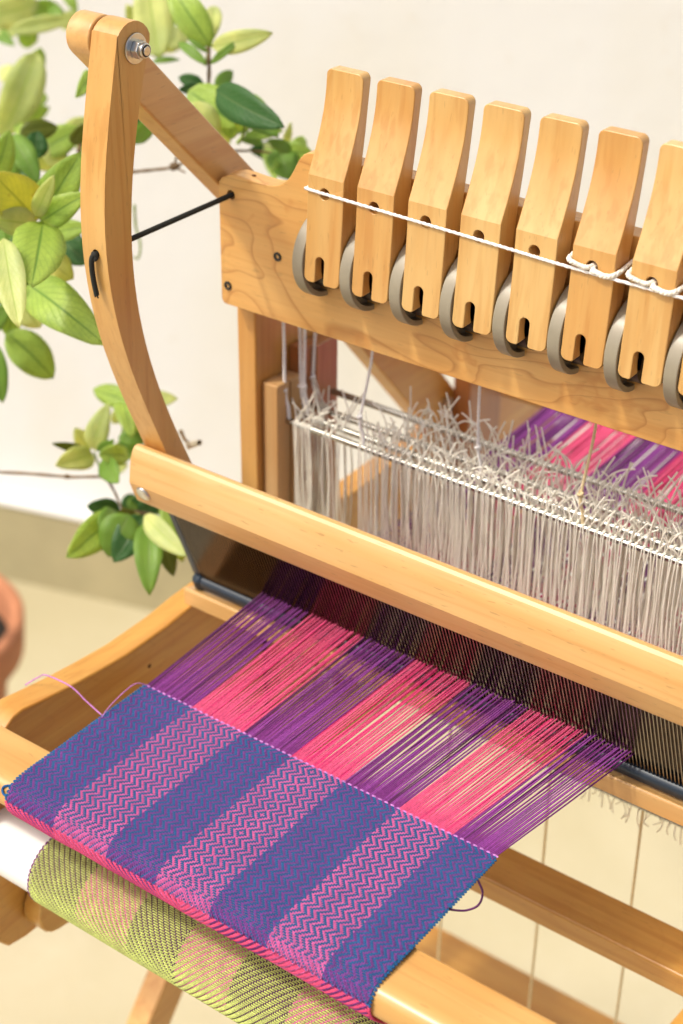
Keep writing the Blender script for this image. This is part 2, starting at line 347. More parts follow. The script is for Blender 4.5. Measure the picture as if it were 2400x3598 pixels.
# posts, side panels, struts
for i, (x0, x1) in enumerate(((-.0884, -.0725), mx(-.0884, -.0725))):
    box('post', (x0, .0172, -.545), (x1, .106, -.158), W_POST, loom, .0018)
    a, b_ = ((-.0920, -.0725) if i == 0 else mx(-.0920, -.0725))
    top = [(.44, -.352), (.30, -.358), (.10, -.364), (-.02, -.3640), (-.0558, -.3655), (-.0808, -.3684), (-.1202, -.3690), (-.1500, -.3664), (-.1713, -.3640), (-.1993, -.3598), (-.2120, -.3575), (-.2200, -.3585), (-.2290, -.3640), (-.2450, -.3760), (-.2560, -.3950), (-.2600, -.43)]
    bot = [(-.2560, -.5150), (-.2450, -.5300), (-.2300, -.5330), (.44, -.5330)]
    prism('side_panel', top + bot, 'X', a + (0 if i else 0), b_, W_SIDE, loom, .0018)
    a, b_ = ((-.1085, -.0903) if i == 0 else mx(-.1070, -.0890))
    c0 = Vector((-.085, .0185)); d = Vector((.704, -.710)); nn = Vector((.710, .704)); hw = .0125
    L0, L1 = -.003, .205
    arc = [c0 + (-d) * hw * 1.0 * math.sin(R(t)) + nn * hw * math.cos(R(t)) + d * L0 for t in range(0, 181, 15)]
    pts = [tuple(c0 + d * L1 + nn * hw)] + [tuple(q) for q in arc] + [tuple(c0 + d * L1 - nn * hw)]
    prism('strut', pts, 'X', a, b_, W_BAR, loom, .0016)
    a, b_ = ((-.0900, -.0727) if i == 0 else mx(-.0900, -.0727))
    # rear brace running down to the warp beam, rounded end with a bolt
    d = Vector((.665, -.747)); nn = Vector((.747, .665)); c1 = Vector((.258, -.352)); hw = .020
    arc = [c1 + d * hw * math.sin(R(t)) - nn * hw * math.cos(R(t)) for t in range(0, 181, 20)]
    pts = [tuple(c1 - d * .215 - nn * hw)] + [tuple(q) for q in arc] + [tuple(c1 - d * .215 + nn * hw)]
    prism('rear_brace', pts, 'X', a, b_, W_SIDE, loom, .0015)
    a, b_ = ((-.0720, -.0560) if i == 0 else mx(-.0720, -.0560))
    box('rear_post', (a, .262, -.545), (b_, .312, -.285), W_RED, loom, .002)
    cyl('bolt', (.252, -.338), .0055, 'X', (-.0727 if i == 0 else mx(-.0727, -.0670)[0]), (-.0670 if i == 0 else mx(-.0727, -.0670)[1]), M_STEEL, loom, k=6)
# dark disc painting the shade of a knot hole on the inside of the left panel
for y_, z_, r_ in ((-.100, -.390, .0016),):
    cyl('knot_hole_shade', (y_, z_), r_, 'X', -.0735, -.0723, M_HOLE_SHADE, loom, k=10, bev=.0001)
# breast beam with a rounded front
bp_ = [(-.2313, -.3570), (-.2600, -.3562)] + circ((-.2620, -.3640), .0075, 6, 90, 165) + [(-.2700, -.3680)] + circ((-.2650, -.3700), .005, 4, 180, 260) + [(-.2330, -.3760), (-.2305, -.3735), (-.2303, -.3590)]
prism('breast_beam', bp_, 'X', -.1700, 2 * XC + .1700, W_X, loom, .0010)
# cross rail between the side panels
prism('cross_rail', [(-.0165, -.4800), (-.0520, -.4800), (-.0520, -.4970), (-.0165, -.4970)], 'X', -.0725, 2 * XC + .0725, W_KNOT, loom, .0022)
# rear beam that carries the warp
cyl('warp_beam', (.345, -.345), .021, 'X', -.0725, 2 * XC + .0725, W_X, loom, k=40)

# ---- levers
def lever_profile():
    zf = [(0, .0008), (-.006, .0006), (-.012, .0000), (-.018, -.0010), (-.024, -.0024), (-.030, -.0043), (-.036, -.0065), (-.042, -.0090), (-.047, -.0113), (-.052, -.0137), (-.0578, -.0166), (-.0789, -.0174), (-.0972, -.0187), (-.1225, -.0208)]
    zb = [(-.1225, -.0085), (-.105, -.0070), (-.0904, -.0055), (-.0837, -.0030), (-.0623, -.0006), (-.045, .0022), (-.0328, .0043), (-.015, .0068), (0, .0090)]
    return [(y, z) for z, y in zf] + [(y, z) for z, y in zb]
def rr_outline():
    l, r_, t, b_ = -.0035, .0222, .0, -.1225
    sl, sr, sc_ = .0045, .0106, -.1115
    P = []
    P += [(a, c) for a, c in circ((r_ - .004, t - .004), .004, 9, 0, 90)]
    P += [(a, c) for a, c in circ((l + .004, t - .004), .004, 9, 90, 180)]
    P += [(a, c) for a, c in circ((l + .0042, b_ + .0042), .0042, 9, 180, 270)]
    P += [(sl - .001, b_), (sl, b_ + .001)]
    P += [(a, c) for a, c in circ(((sl + sr) / 2, -.1090), (sr - sl) / 2, 17, 180, 0)]
    P += [(sr, b_ + .001), (sr + .001, b_)]
    P += [(a, c) for a, c in circ((r_ - .0042, b_ + .0042), .0042, 9, 270, 360)]
    return P
LEV = link('lever', prism_mesh(lever_profile(), 'X', -.03, .05), None)
boolean(LEV, [prism_mesh(rr_outline(), 'Y', -.06, .05)], 'INTERSECT')
boolean(LEV, [prism_mesh(circ((.0088, -.0676), .0034, 22), 'Y', -.06, .05)])
LEV.data.materials.clear(); LEV.data.materials.append(W_LEVER)
lev_me = LEV.data; bpy.data.objects.remove(LEV)
pul = prism_mesh(circ((.0060, -.1138), .0273, 48), 'X', -.0120, -.0042)
hub = prism_mesh(circ((.0040, -.1145), .0262, 40), 'X', -.0044, .0020)
pp = bpy.data.objects.new('p', pul); COL.objects.link(pp)
boolean(pp, [prism_mesh(circ((.0060, -.1138), .0238, 40), 'X', -.0095, .01)]); pul = pp.data; bpy.data.objects.remove(pp)
hub = prism_mesh(circ((.0060, -.1138), .0205, 32), 'X', -.0096, .0045)
axle = prism_mesh(circ((-.0010, -.1145), .0030, 16), 'X', -.0044, .0300)
for me_, mt in ((pul, M_GREY), (hub, M_BLACK), (axle, M_SCREW)): me_.materials.clear(); me_.materials.append(mt); smooth(me_)
lever0 = None
lo = wloc(loom)
for i in range(8):
    X = i * .035
    o = bpy.data.objects.new('lever', lev_me); COL.objects.link(o); o.parent = loom
    o.location = Vector((X, 0, 0)) - lo
    o.rotation_euler = (R(random.uniform(-.25, .25)), 0, 0)
    b = o.modifiers.new('bevel', 'BEVEL'); b.width = .0022; b.segments = 4; b.limit_method = 'ANGLE'; b.angle_limit = R(40); b.harden_normals = True
    if i == 0: smooth(lev_me); lev_me.set_sharp_from_angle(angle=R(15))
    for nm, me_, bw in (('pulley', pul, .0006), ('pulley_hub', hub, .0004), ('pivot_pin', axle, .0003)):
        c = bpy.data.objects.new(nm, me_); COL.objects.link(c); c.parent = o
        bb = c.modifiers.new('bevel', 'BEVEL'); bb.width = bw; bb.segments = 2; bb.limit_method = 'ANGLE'; bb.angle_limit = R(40); bb.harden_normals = True

# ---- string across the levers, cord loops
sx = [(-.0030, .004, -.0655), (-.0046, -.010, -.0662), (-.0038, -.0168, -.0663), (0.0, -.0178, -.0666), (.045, -.0180, -.0675), (.09, -.0180, -.0684), (.136, -.0181, -.0694), (.17, -.0182, -.0702), (.24, -.0182, -.0702), (.2675, -.0178, -.0700), (.2695, -.012, -.0700), (.2685, .003, -.070)]
sp_ = spline(sx, 16)
ph = np.linspace(0, 260, len(sp_)); off = .00052
paths = [sp_ + np.stack([0 * ph, np.cos(ph + k * 2.1) * off, np.sin(ph + k * 2.1) * off], 1) for k in range(3)]
tag(link('cotton_string', tubes_mesh(paths, .00055, 6), Y_WHITE), 'thin white string stretched across the front of all the levers', 'string')
for q, i in enumerate((5, 6, 7)):
    X = i * .035
    def fy(z): return float(np.interp(-z, [.0578, .0789, .0972], [-.0166, -.0174, -.0187]))
    hole = Vector((X + .0086, fy(-.069) - .0002, -.0690))
    left = [(X - .0050, .003, -.0640), (X - .0052, -.010, -.0650), (X - .0040, -.0186, -.0656), (X + .0000, -.0190, -.0668), (X + .0045, -.0188, -.0676), (X + .0078, -.0184, -.0674), (X + .0088, -.0120, -.0672)]
    right = [(X + .0088, -.0120, -.0680), (X + .0102, -.0184, -.0682), (X + .0140, -.0190, -.0692), (X + .0185, -.0190, -.0696), (X + .0222, -.0184, -.0686), (X + .0240, -.0130, -.0672), (X + .0242, -.0060, -.0660), (X + .0238, .0020, -.0662)]
    paths, rad = [], []
    for pth in (left, right):
        c = spline(pth, 10); ph = np.linspace(0, 26, len(c))
        for k in range(3): paths.append(c + np.stack([np.sin(ph + k * 2.09) * .0005, np.cos(ph + k * 2.09) * .0005, np.sin(ph * 1.3 + k * 2.09) * .0005], 1))
    lbl = ('thick cotton cord looped through the hole of the sixth lever from the left', 'thick cotton cord looped through the hole of the seventh lever from the left', 'thick cotton cord looped through the rightmost lever at the edge of the picture')[q]
    tag(link('cord_loop', tubes_mesh(paths, .00115, 7), Y_CORD), lbl, 'cord', 'cotton cords looped through the levers')

# ------------------------------------------------------------------ beater: arms, cap, reed, rail
ctr = Vector((0, -.0749, -.2420)); dS = Vector((0, .356, -.934)); dT = Vector((0, -.934, -.356))
def bt(x, T, s): v = ctr + dS * s + dT * T; return Vector((x, v.y, v.z))
beater = thing('beater', 'swinging wooden beater with rounded cap holding the steel reed', 'beater', (XC, -.05, -.36))
front = [(-.0980, .0278), (-.1018, .0124), (-.1072, -.0077), (-.1120, -.0335), (-.1155, -.0574), (-.1166, -.0829), (-.1152, -.1165), (-.1110, -.1475), (-.0985, -.1790), (-.0886, -.2062), (-.0749, -.2420), (-.0650, -.2680)]
back = [(-.0470, -.2600), (-.0518, -.2578), (-.0674, -.2211), (-.0779, -.1956), (-.0861, -.1703), (-.0912, -.1480), (-.0955, -.1097), (-.0957, -.0830), (-.0935, -.0576), (-.0879, -.0324), (-.0815, -.0068), (-.0756, .0125)]
def sm(L, k=26):         # smooth curve through the measured edge points
    A_ = np.array(L); c_ = np.polyfit(A_[:, 1], A_[:, 0], 4); zz = np.linspace(A_[0, 1], A_[-1, 1], k)
    return [(float(np.polyval(c_, z)), float(z)) for z in zz]
topc = circ((-.0862, .0185), .0145, 9, 20, 150)
arm_prof = sm(back[1:]) + [(-.0728, .0200)] + topc[0:] + sm(front)
for i in range(2):
    a, b_ = (-.0886, -.0700) if i == 0 else mx(-.0886, -.0700)
    arm = link('arm', prism_mesh(arm_prof, 'X', a, b_), W_ARM, beater)
    hx = (a + b_) / 2
    boolean(arm, [prism_mesh(circ((hx + (.001 if i == 0 else -.001), -.0935), .0027, 20), 'Y', -.2, .0)]); bevel(arm, .0022, 4, 40)
    sgn = 1 if i == 0 else -1; xs = b_ if i == 0 else a
    def xr(p_, q_): return (xs + p_, xs + q_) if i == 0 else (xs - q_, xs - p_)
    cyl('washer', (-.0850, .0180), .0085, 'X', *xr(0, .0012), M_STEEL, beater, k=36, bev=.0004)
    nut = cyl('lock_nut', (-.0850, .0180), .0054, 'X', *xr(.0012, .0058), M_STEEL, beater, k=6, bev=.0006)
    cyl('nut_collar', (-.0850, .0180), .0043, 'X', *xr(.0058, .0084), M_STEEL, beater, k=28, bev=.0008)
    cyl('bolt_end', (-.0850, .0180), .0026, 'X', *xr(.0080, .0092), M_STEEL, beater, k=20, bev=.0003)
    cyl('nylon_ring', (-.0850, .0180), .0034, 'X', *xr(.0082, .0087), M_SCREW, beater, k=20, bev=.0002)
capT = [(.0210, .0280), (.0214, .0190), (.0212, .0100), (.0190, .0060), (.0170, .0023), (.0150, -.0010), (.0129, -.0040), (.0106, -.0066), (.0082, -.0085), (.0058, -.0092), (.0036, -.0085), (.0018, -.0068), (.0003, -.0040), (.0003, .0280)]
def beat_prism(name, TS, x0, x1, mat, bev=.001, parent=beater):
    pts = [(bt(0, T, s).y, bt(0, T, s).z) for T, s in TS]
    return prism(name, pts, 'X', x0, x1, mat, parent, bev)
cap = beat_prism('cap', capT, -.0896, 2 * XC + .0896, W_CAP, .0010); cap.data.set_sharp_from_angle(angle=R(15.5))
for X in (-.0793, 2 * XC + .0793):      # carriage bolt heads on the front of the cap
    prof = [(0, .0), (.0046, .0), (.0044, .0008), (.0036, .0016), (.002, .0021), (0, .0023)]
    V, F = [], []; k = 24
    for r_, h in prof:
        r_ *= 1.22
        for j in range(k):
            t = 2 * math.pi * j / k; V.append(bt(X + r_ * math.cos(t), .0211 + h, .0165 + r_ * math.sin(t)))
    for a in range(len(prof) - 1):
        for j in range(k): F.append((a * k + j, a * k + (j + 1) % k, (a + 1) * k + (j + 1) % k, (a + 1) * k + j))
    me = bpy.data.meshes.new('mesh'); me.from_pydata([tuple(v) for v in V], [], F); smooth(me); link('bolt_head', me, M_STEEL, beater)
# lower rail of the beater
prism('lower_rail', [(-.0548, -.3532), (-.0560, -.3545), (-.0562, -.3660), (-.0340, -.3660), (-.0335, -.3610)], 'X', -.0790, 2 * XC + .0790, wood('pale lower rail', (.82, .54, .27), (.76, .44, .17), 'X'), beater, .0009)
# reed
XL, XRr = -.0748, 2 * XC + .0748
reed = link('reed', prism_mesh([(bt(0, T, s).y, bt(0, T, s).z) for T, s in ((.0165, .1045), (.0165, .1160), (.0035, .1160), (.0035, .1045))], 'X', XL, XRr), M_BLUE, beater)
bevel(reed, .0045, 5)
for x0, x1 in ((XL, XL + .0052), (XRr - .0052, XRr)):
    e_ = prism_mesh([(bt(0, T, s).y, bt(0, T, s).z) for T, s in ((.0128, .0265), (.0128, .1080), (.0068, .1080), (.0068, .0265))], 'X', x0, x1)
    o = link('end_bar', e_, M_BLUE, reed); bevel(o, .0006, 2)
for x0, x1 in ((XL - .0012, XL + .0085), (XRr - .0085, XRr + .0012)):
    e_ = prism_mesh([(bt(0, T, s).y, bt(0, T, s).z) for T, s in ((.0178, .1030), (.0178, .1172), (.0025, .1172), (.0025, .1030))], 'X', x0, x1)
    o = link('end_cap', e_, M_BLUE, reed); bevel(o, .0050, 6)
DP = .0024
ndent = int((XRr - XL - .012) / DP)
dme = prism_mesh([(bt(0, T, s).y, bt(0, T, s).z) for T, s in ((.0132, .0265), (.0132, .1075), (.0066, .1075), (.0066, .0265))], 'X', -.00036, .00036)
dme.materials.append(M_DENT); dme.transform(Matrix.Translation(-wloc(beater)))
DX0 = XL + .0075
for k in range(ndent):
    o = bpy.data.objects.new('dent', dme); COL.objects.link(o); o.parent = reed; o.location = (DX0 + k * DP, 0, 0)
# coil of wire wrapping along the bottom of the dents
t = np.linspace(0, 1, ndent * 8); ph = t * ndent * 2 * np.pi
cy = np.array([list(bt(DX0 + (ndent - 1) * DP * tt, .0099 + .0040 * math.cos(p_), .1060 + .0016 * math.sin(p_))) for tt, p_ in zip(t, ph)])
link('wire_coil', tubes_mesh([cy], .00035, 4), M_DENT, reed, kind='stuff')

# black elastic cord from the castle board through the arm, with its loose end
ec = [(-.0795, .012, -.0940), (-.0795, .002, -.0941), (-.0795, -.006, -.0942), (-.0790, -.05, -.0940), (-.0785, -.088, -.0938), (-.0783, -.114, -.0937), (-.0783, -.1185, -.0940)]
tail = [(-.0783, -.1175, -.0935), (-.0788, -.1195, -.0945), (-.0795, -.1200, -.0980), (-.0800, -.1195, -.1040), (-.0797, -.1190, -.1110), (-.0790, -.1185, -.1170), (-.0789, -.1185, -.1186)]
k1 = [(-.0783 + .0016 * math.cos(a), -.1185 - .0006 * math.sin(a * 1.5), -.0945 + .0018 * math.sin(a)) for a in np.linspace(0, 6.5, 14)]
fray = [[(-.0788, -.1185, -.1180), (-.0780, -.1186, -.1194), (-.0772, -.1190, -.1196)], [(-.0790, -.1186, -.1180), (-.0795, -.1188, -.1194), (-.0798, -.1190, -.1198)]]
tag(link('elastic_cord', tubes_mesh([spline(ec, 5), spline(tail, 6), spline(k1, 2)] + fray, [.0017, .0016, .0013, .0005, .0005], 10), M_ELAST), 'black elastic cord from the castle board to the left beater arm', 'cord')

# ------------------------------------------------------------------ warp, woven cloth
NW_ = 240; CX0, CX1 = -.0255, .2290; PX = (CX1 - CX0) / NW_
FY, FZc = -.1525, -.3535
def stripe(j):            # seven stripes: purple pink purple pink purple pink purple
    b_ = [0, 35, 73, 107, 143, 179, 213, 240]
    for q in range(7):
        if j < b_[q + 1]: return q % 2
    return 0
RX0, RX1 = -.0125, .2590
jit = rng.normal(0, 1, (NW_, 4))
shaft_y = (.033, .045, .060, .084); shaft_z = (-.257, -.257, -.257, -.2555)
def shaft_of(j): return (j % 4)
warp = thing('warp', 'purple and pink striped warp threads running from the cloth through the reed', 'warp threads', (.12, -.1, -.35))
WT = [[Y_PURPLE, Y_PINK]]
reedp = []
for j in range(NW_):
    x = CX0 + (j + .5) * PX
    dent = math.floor(j * 94 / NW_)
    xr_ = RX0 + (dent + .5) * (RX1 - RX0) / 94 + (j * 94 / NW_ - dent - .5) * .0014
    s_ = shaft_of(j)
    zr = -.3318 + (.0009, -.0006, .0014, -.0013)[s_] + jit[j, 0] * .0006
    yr = -.0500 - (zr + .3318) * .38
    yh, zh = shaft_y[s_], -.3370 + (.003, -.001, .001, .0035)[s_]
    p_ = [(x, FY - .006, FZc - .0012), (x, FY, FZc)]
    xa, ya, za = x, FY, FZc
    m1 = .5 + jit[j, 1] * .05
    p_ += [((xa * (1 - m1) + xr_ * m1) + jit[j, 2] * .00012, ya * (1 - m1) + yr * m1, za * (1 - m1) + zr * m1 - .0003), (xr_, yr, zr)]
    xb = XC - .004 + (x - .102) * 1.06
    p_ += [(xr_ * .5 + xb * .5, (yr + yh) / 2, (zr + zh) / 2), (xb, yh, zh), (xb, .11, -.336 + jit[j, 3] * .003), (XC + (xb - XC) * .99 + jit[j, 1] * .0008, .33, -.3235), (XC + (xb - XC) * .99, .350, -.3238), (XC + (xb - XC) * .99, .366, -.345)]
    q_ = random.random()
    col = (Y_WINE if q_ < .14 else Y_PINK) if stripe(j) else (Y_PLUM if q_ < .12 else (Y_VIOL if q_ < .4 else Y_PURPLE))
    link('warp_thread', tubes_mesh([np.array(p_)], [np.array([.0005] * 6 + [.00085] * 4)], 5), col, warp)
    reedp.append(xb)

# cloth path from the fell over the beam and down to the roller
RC = (-.2385, -.4400); RR = .0226
cp = np.array([(FY, FZc), (-.190, -.3540), (-.2310, -.3545), (-.2560, -.3546), (-.2640, -.3560), (-.2690, -.3595), (-.2714, -.3645), (-.2712, -.3700), (-.2680, -.3765), (-.2610, -.3850), (-.2500, -.3960), (-.2360, -.4080)])
cs = spline(cp, 12)
# resample at the pick spacing
PK = .00114
L_ = np.r_[0, np.cumsum(np.linalg.norm(np.diff(cs, axis=0), axis=1))]; nk = int(L_[-1] / PK)
sk = np.arange(nk) * PK
# picks are packed closer on the turn
Yc, Zc = np.interp(sk, L_, cs[:, 0]), np.interp(sk, L_, cs[:, 1])
ty, tz = np.gradient(Yc), np.gradient(Zc); tl = np.hypot(ty, tz); ty, tz = ty / tl, tz / tl
ny, nz = -tz * -1, ty * -1            # outward normal
if nz[3] < 0: ny, nz = -ny, -nz
k_turn = int(np.argmax(Yc < -.2600)); k_pink = int(np.argmax((Zc < -.3645)))
tri = [0, 1, 2, 3, 4, 3, 2, 1]
def up(j, k):
    j = abs(j - 124)
    if k < k_pink - 6: return ((j - tri[k % 8]) % 4) < 2
    if k < k_pink: return ((j - k) % 4) < 3
    return ((j + k) % 4) < 2
J, K = np.arange(NW_), np.arange(nk)
UP = np.array([[up(j, k) for k in K] for j in J], float)
AMP = .00050
H = (UP * 2 - 1) * AMP
Hs = np.copy(H); Hs[:, 1:-1] = H[:, 1:-1] * .8 + (H[:, :-2] + H[:, 2:]) * .1
cloth = thing('woven_cloth', 'blue, purple and pink zigzag twill cloth stretched over the front beam', 'cloth', (.10, -.21, -.355))
def pull(k): return 1 + .006 * math.sin(k * .05)
xs_ = CX0 + (J + .5) * PX
wob = np.cumsum(rng.normal(0, .00003, nk)); wob -= wob.mean()
wave = np.convolve(rng.normal(0, 1, nk + 16), np.hanning(17), 'valid')[:nk] * .00011
wave2 = np.convolve(rng.normal(0, 1, nk + 16), np.hanning(17), 'valid')[:nk] * .00011
hump = np.convolve(rng.normal(0, 1, NW_ + 40), np.hanning(41), 'valid')[:NW_] * .00003
paths, mi, rad = [], [], []
for j in J:
    tt_ = j / NW_; x = xs_[j] + (K > 0) * (rng.normal(0, .00004, nk) + wave * (1 - tt_) + wave2 * tt_)
    paths.append(np.stack([x, Yc + ny * (Hs[j] + hump[j]), Zc + nz * (Hs[j] + hump[j])], 1)); mi.append(stripe(j)); rad.append(.00043)
link('warp_yarn', tubes_mesh(paths, rad, 5, mi), [Y_ROSE, Y_CPINK], cloth, kind='stuff')
paths, mi, rad = [], [], []
edge = .0007
for k in K:
    xx = np.r_[CX0 - edge - .0002 * (k % 2), xs_, CX1 + edge + .0002 * ((k + 1) % 2)]
    h = np.r_[0, -H[:, k] * .9 + hump, 0]; xx = xx + (k > 0) * (wave[k] * (1 - (xx - CX0) / (CX1 - CX0)) + wave2[k] * (xx - CX0) / (CX1 - CX0))
    paths.append(np.stack([xx, Yc[k] + ny[k] * h + rng.normal(0, .00003, len(xx)), Zc[k] + nz[k] * h], 1))
    mi.append(1 if k < 1 else (0 if k < k_pink else 2)); rad.append(.00048 if k else .00062)
link('weft_yarn', tubes_mesh(paths, rad, 5, mi), [Y_BLUE, Y_LAV, Y_CORAL], cloth, kind='stuff')
# selvage loops of weft at both edges
paths, mi = [], []
for k in range(1, nk - 1, 2):
    for xe, sg in ((CX0, -1), (CX1, 1)):
        kk = k if sg < 0 else k + 1
        if kk + 1 >= nk: continue
        a = np.array([(xe + sg * .0004, Yc[kk], Zc[kk]), (xe + sg * .0015, (Yc[kk] + Yc[kk + 1]) / 2, (Zc[kk] + Zc[kk + 1]) / 2), (xe + sg * .0004, Yc[kk + 1], Zc[kk + 1])])
        paths.append(spline(a, 3)); mi.append(0 if kk < k_pink else 1)
link('selvage', tubes_mesh(paths, .00050, 5, mi), [Y_BLUE, Y_CORAL], cloth, kind='stuff')
tag(tube('weft_tail', [(CX0 - .0015, -.2655, -.358), (CX0 - .0045, -.2680, -.3585), (CX0 - .0055, -.2690, -.3605), (CX0 - .0035, -.2705, -.3615), (CX0 - .0008, -.2708, -.3622)], .0008, Y_BLUE, None, 6, 5), 'blue knotted yarn end at the left front corner of the cloth', 'yarn end')

# ------------------------------------------------------------------ cloth roller with the lime cloth wound on it
roller = thing('cloth_roller', 'white covered roller below the front beam with the finished cloth wound on it', 'roller', (XC, RC[0], RC[1]))
cyl('apron', RC, .0212, 'X', -.35, 2 * XC + .20, M_WHITE, roller, k=64, bev=.0003)
GX0, GX1 = -.0262, .2300; NJ = 236; GP = (GX1 - GX0) / NJ; NKG = 116 
def stripeg(j): return stripe(min(239, int(j * 240 / NJ)))
def gup(j, k): 
    return ((abs(j - 104) + k) % 4) < 1      # weft-faced three to one twill in broad chevrons
JG, KG = np.arange(NJ), np.arange(NKG)
UG = np.array([[gup(j, k) for k in KG] for j in JG], float)
th = np.linspace(R(40), R(400), NKG, endpoint=False)
HG = (UG * 2 - 1) * .00058
paths, mi, rad = [], [], []
xg = GX0 + (JG + .5) * GP
for j in JG:
    rr = RR + HG[j]; thh = np.r_[th, th[0] + 2 * np.pi]; rr = np.r_[rr, rr[0]]
    paths.append(np.stack([np.full(len(rr), xg[j]), RC[0] + rr * np.cos(thh), RC[1] + rr * np.sin(thh)], 1)); mi.append(stripeg(j)); rad.append(.00056)
link('wound_warp_yarn', tubes_mesh(paths, rad, 4, mi), [Y_PLUM, Y_CPINK], roller, kind='stuff')
paths, mi, rad = [], [], []
for k in KG:
    rr = RR + .00025 - np.r_[0, HG[:, k], 0] * 1.1
    paths.append(np.stack([np.r_[GX0 - .0008, xg, GX1 + .0008], RC[0] + rr * math.cos(th[k]), RC[1] + rr * math.sin(th[k])], 1)); rad.append(.00050)
link('wound_weft_yarn', tubes_mesh(paths, rad, 5), Y_LIME, roller, kind='stuff')
paths = []
for xe, sg in ((GX0, -1), (GX1, 1)):
    t_ = np.linspace(0, 2 * np.pi, 160); r_ = RR + .0004 + .0004 * np.sin(t_ * 46)
    paths.append(np.stack([xe + sg * (.0010 + .0004 * np.cos(t_ * 46)), RC[0] + r_ * np.cos(t_), RC[1] + r_ * np.sin(t_)], 1))
link('wound_selvage', tubes_mesh(paths, .00062, 5), Y_PURPLE, roller)

# ------------------------------------------------------------------ loose yarn ends
tag(tube('yarn_end', [(-.0930, -.1905, -.3610), (-.0860, -.1850, -.3550), (-.0780, -.1852, -.3500), (-.0577, -.1850, -.3495), (-.0444, -.1855, -.3545), (-.0304, -.1860, -.3590), (-.0258, -.1870, -.3570)], .00045, Y_LAV, None, 6, 8),
    'long violet yarn end arching from the left side panel to the cloth edge', 'yarn end')
tag(tube('yarn_end', [(-.0250, -.1950, -.3545), (-.0262, -.1850, -.3510), (-.0275, -.1700, -.3490), (-.0265, -.1600, -.3480), (-.0230, -.1535, -.3515)], .0003, Y_LAV, None, 6, 8),
    'fine violet yarn looping beside the back left corner of the cloth', 'yarn end')
tag(tube('yarn_end', [(.2295, -.2100, -.3555), (.2330, -.2010, -.3540), (.2395, -.2000, -.3490), (.2465, -.2000, -.3408), (.2487, -.2000, -.3305), (.2470, -.1990, -.3240), (.2420, -.1900, -.3300), (.2310, -.1880, -.3525)][2:6] and
    [tuple(v) for v in (at(*q, d) for q, d in (((1098, 2022), .868), ((1108, 2050), .872), ((1098, 2078), .876), ((1070, 2090), .877), ((1040, 2089), .874), ((1032, 2086), .872)))], .00062, Y_PLUM, None, 6, 8),
    'short plum yarn end curling below the right edge of the cloth', 'yarn end')

# ------------------------------------------------------------------ heddle shafts
HB = -.446
hvar = []
def heddle_mesh(kind):
    """two legs, an eye, the knot on the rod and two frayed tails (origin at the rod centre)"""
    z0 = 0; zb = HB + .257; ze = -.0795; w_ = .0010
    P = []; rr = []
    for sg in (-1, 1):
        x1, x2 = random.uniform(-.0011, .0011), random.uniform(-.0011, .0011)
        lg_ = [(sg * w_ * .5, .0021, .0010), (sg * w_ * .7, .0003, .0027), (sg * w_ * .7, -.0024, .0008), (sg * w_ + x1, -.0020, -.010), (sg * w_ * .9 + x1 * 2, -.001 + x2, -.035), (sg * w_ * 1.2 + x2, 0, ze + .008), (sg * w_ * 1.6, 0, ze), (sg * w_ * .9 - x2, 0, ze - .008), (sg * w_ + x2 * 2, 0, -.13), (sg * w_, -.001, zb)]
        P.append(np.array(lg_)); rr.append(np.array([.00035, .00036, .0004, .0005] + [.00070] * 6))
    nt_ = random.choice((1, 1, 2, 2))
    for _ in range(nt_):        # tails
        L = random.uniform(.009, .024); a = random.uniform(-1.3, 1.3); b_ = random.uniform(-1, 1); cu = random.uniform(-.2, 1.6)
        q = [(0, 0, .0022)]
        for t in (.35, .7, 1.0):
            q.append((a * L * .42 * t + cu * L * .25 * t * t * np.sign(a), b_ * L * .35 * t, .0022 + L * t * (1 - .30 * abs(cu) * t)))
        P.append(spline(q, 3)); rr.append(.00058)
    # lower tails
    L = random.uniform(.006, .016); q = [(0, 0, zb - .002), (random.uniform(-.003, .003), random.uniform(-.003, .003), zb - .002 - L * .6), (random.uniform(-.0035, .0035), random.uniform(-.003, .003), zb - .002 - L)]
    P.append(spline(q, 3)); rr.append(.0004)
    k_ = [(.0007 * math.cos(t), .0007 * math.sin(t) - .0012, .0022) for t in np.linspace(0, 6.3, 8)]
    P.append(np.array(k_)); rr.append(.0006)
    me = tubes_mesh(P, rr, 4); me.materials.append(Y_HED); return me
HM = [heddle_mesh(i) for i in range(60)]
ordn = ('frontmost', 'second', 'third', 'rearmost')
for s_ in range(4):
    y0, z0 = shaft_y[s_], shaft_z[s_]
    sh = thing('heddle_shaft', '%s of the four heddle shafts, steel rods strung with knotted cotton heddles' % ordn[s_], 'heddle shaft', (XC, y0, z0), 'heddle shafts hanging in the castle')
    rx0, rx1 = -.0625, 2 * XC + .0625
    link('rod', tubes_mesh([np.array([(rx0, y0, z0), (XC, y0, z0 - .0003), (rx1, y0, z0)])], .0023, 14), M_ROD, sh)
    link('rod', tubes_mesh([np.array([(rx0, y0, HB), (XC, y0, HB), (rx1, y0, HB)])], .0020, 10), M_ROD, sh)
    xs2 = [reedp[j] for j in range(NW_) if shaft_of(j) == s_] + [rx0 + .010 + .0024 * q + random.uniform(0, .002) for q in range((6, 7, 4, 0)[s_])] + [rx0 + .036 + .0050 * q for q in range((2, 2, 1, 0)[s_])]
    for x in xs2:
        h = bpy.data.objects.new('heddle', random.choice(HM)); COL.objects.link(h); h.parent = sh
        h.location = (x - XC + random.uniform(-.0007, .0007), 0, 0); h.rotation_euler = (0, R(random.uniform(-.4, .4)), random.choice((0, math.pi)) if False else 0)
        h.scale = (random.choice((-1, 1)), 1, 1)
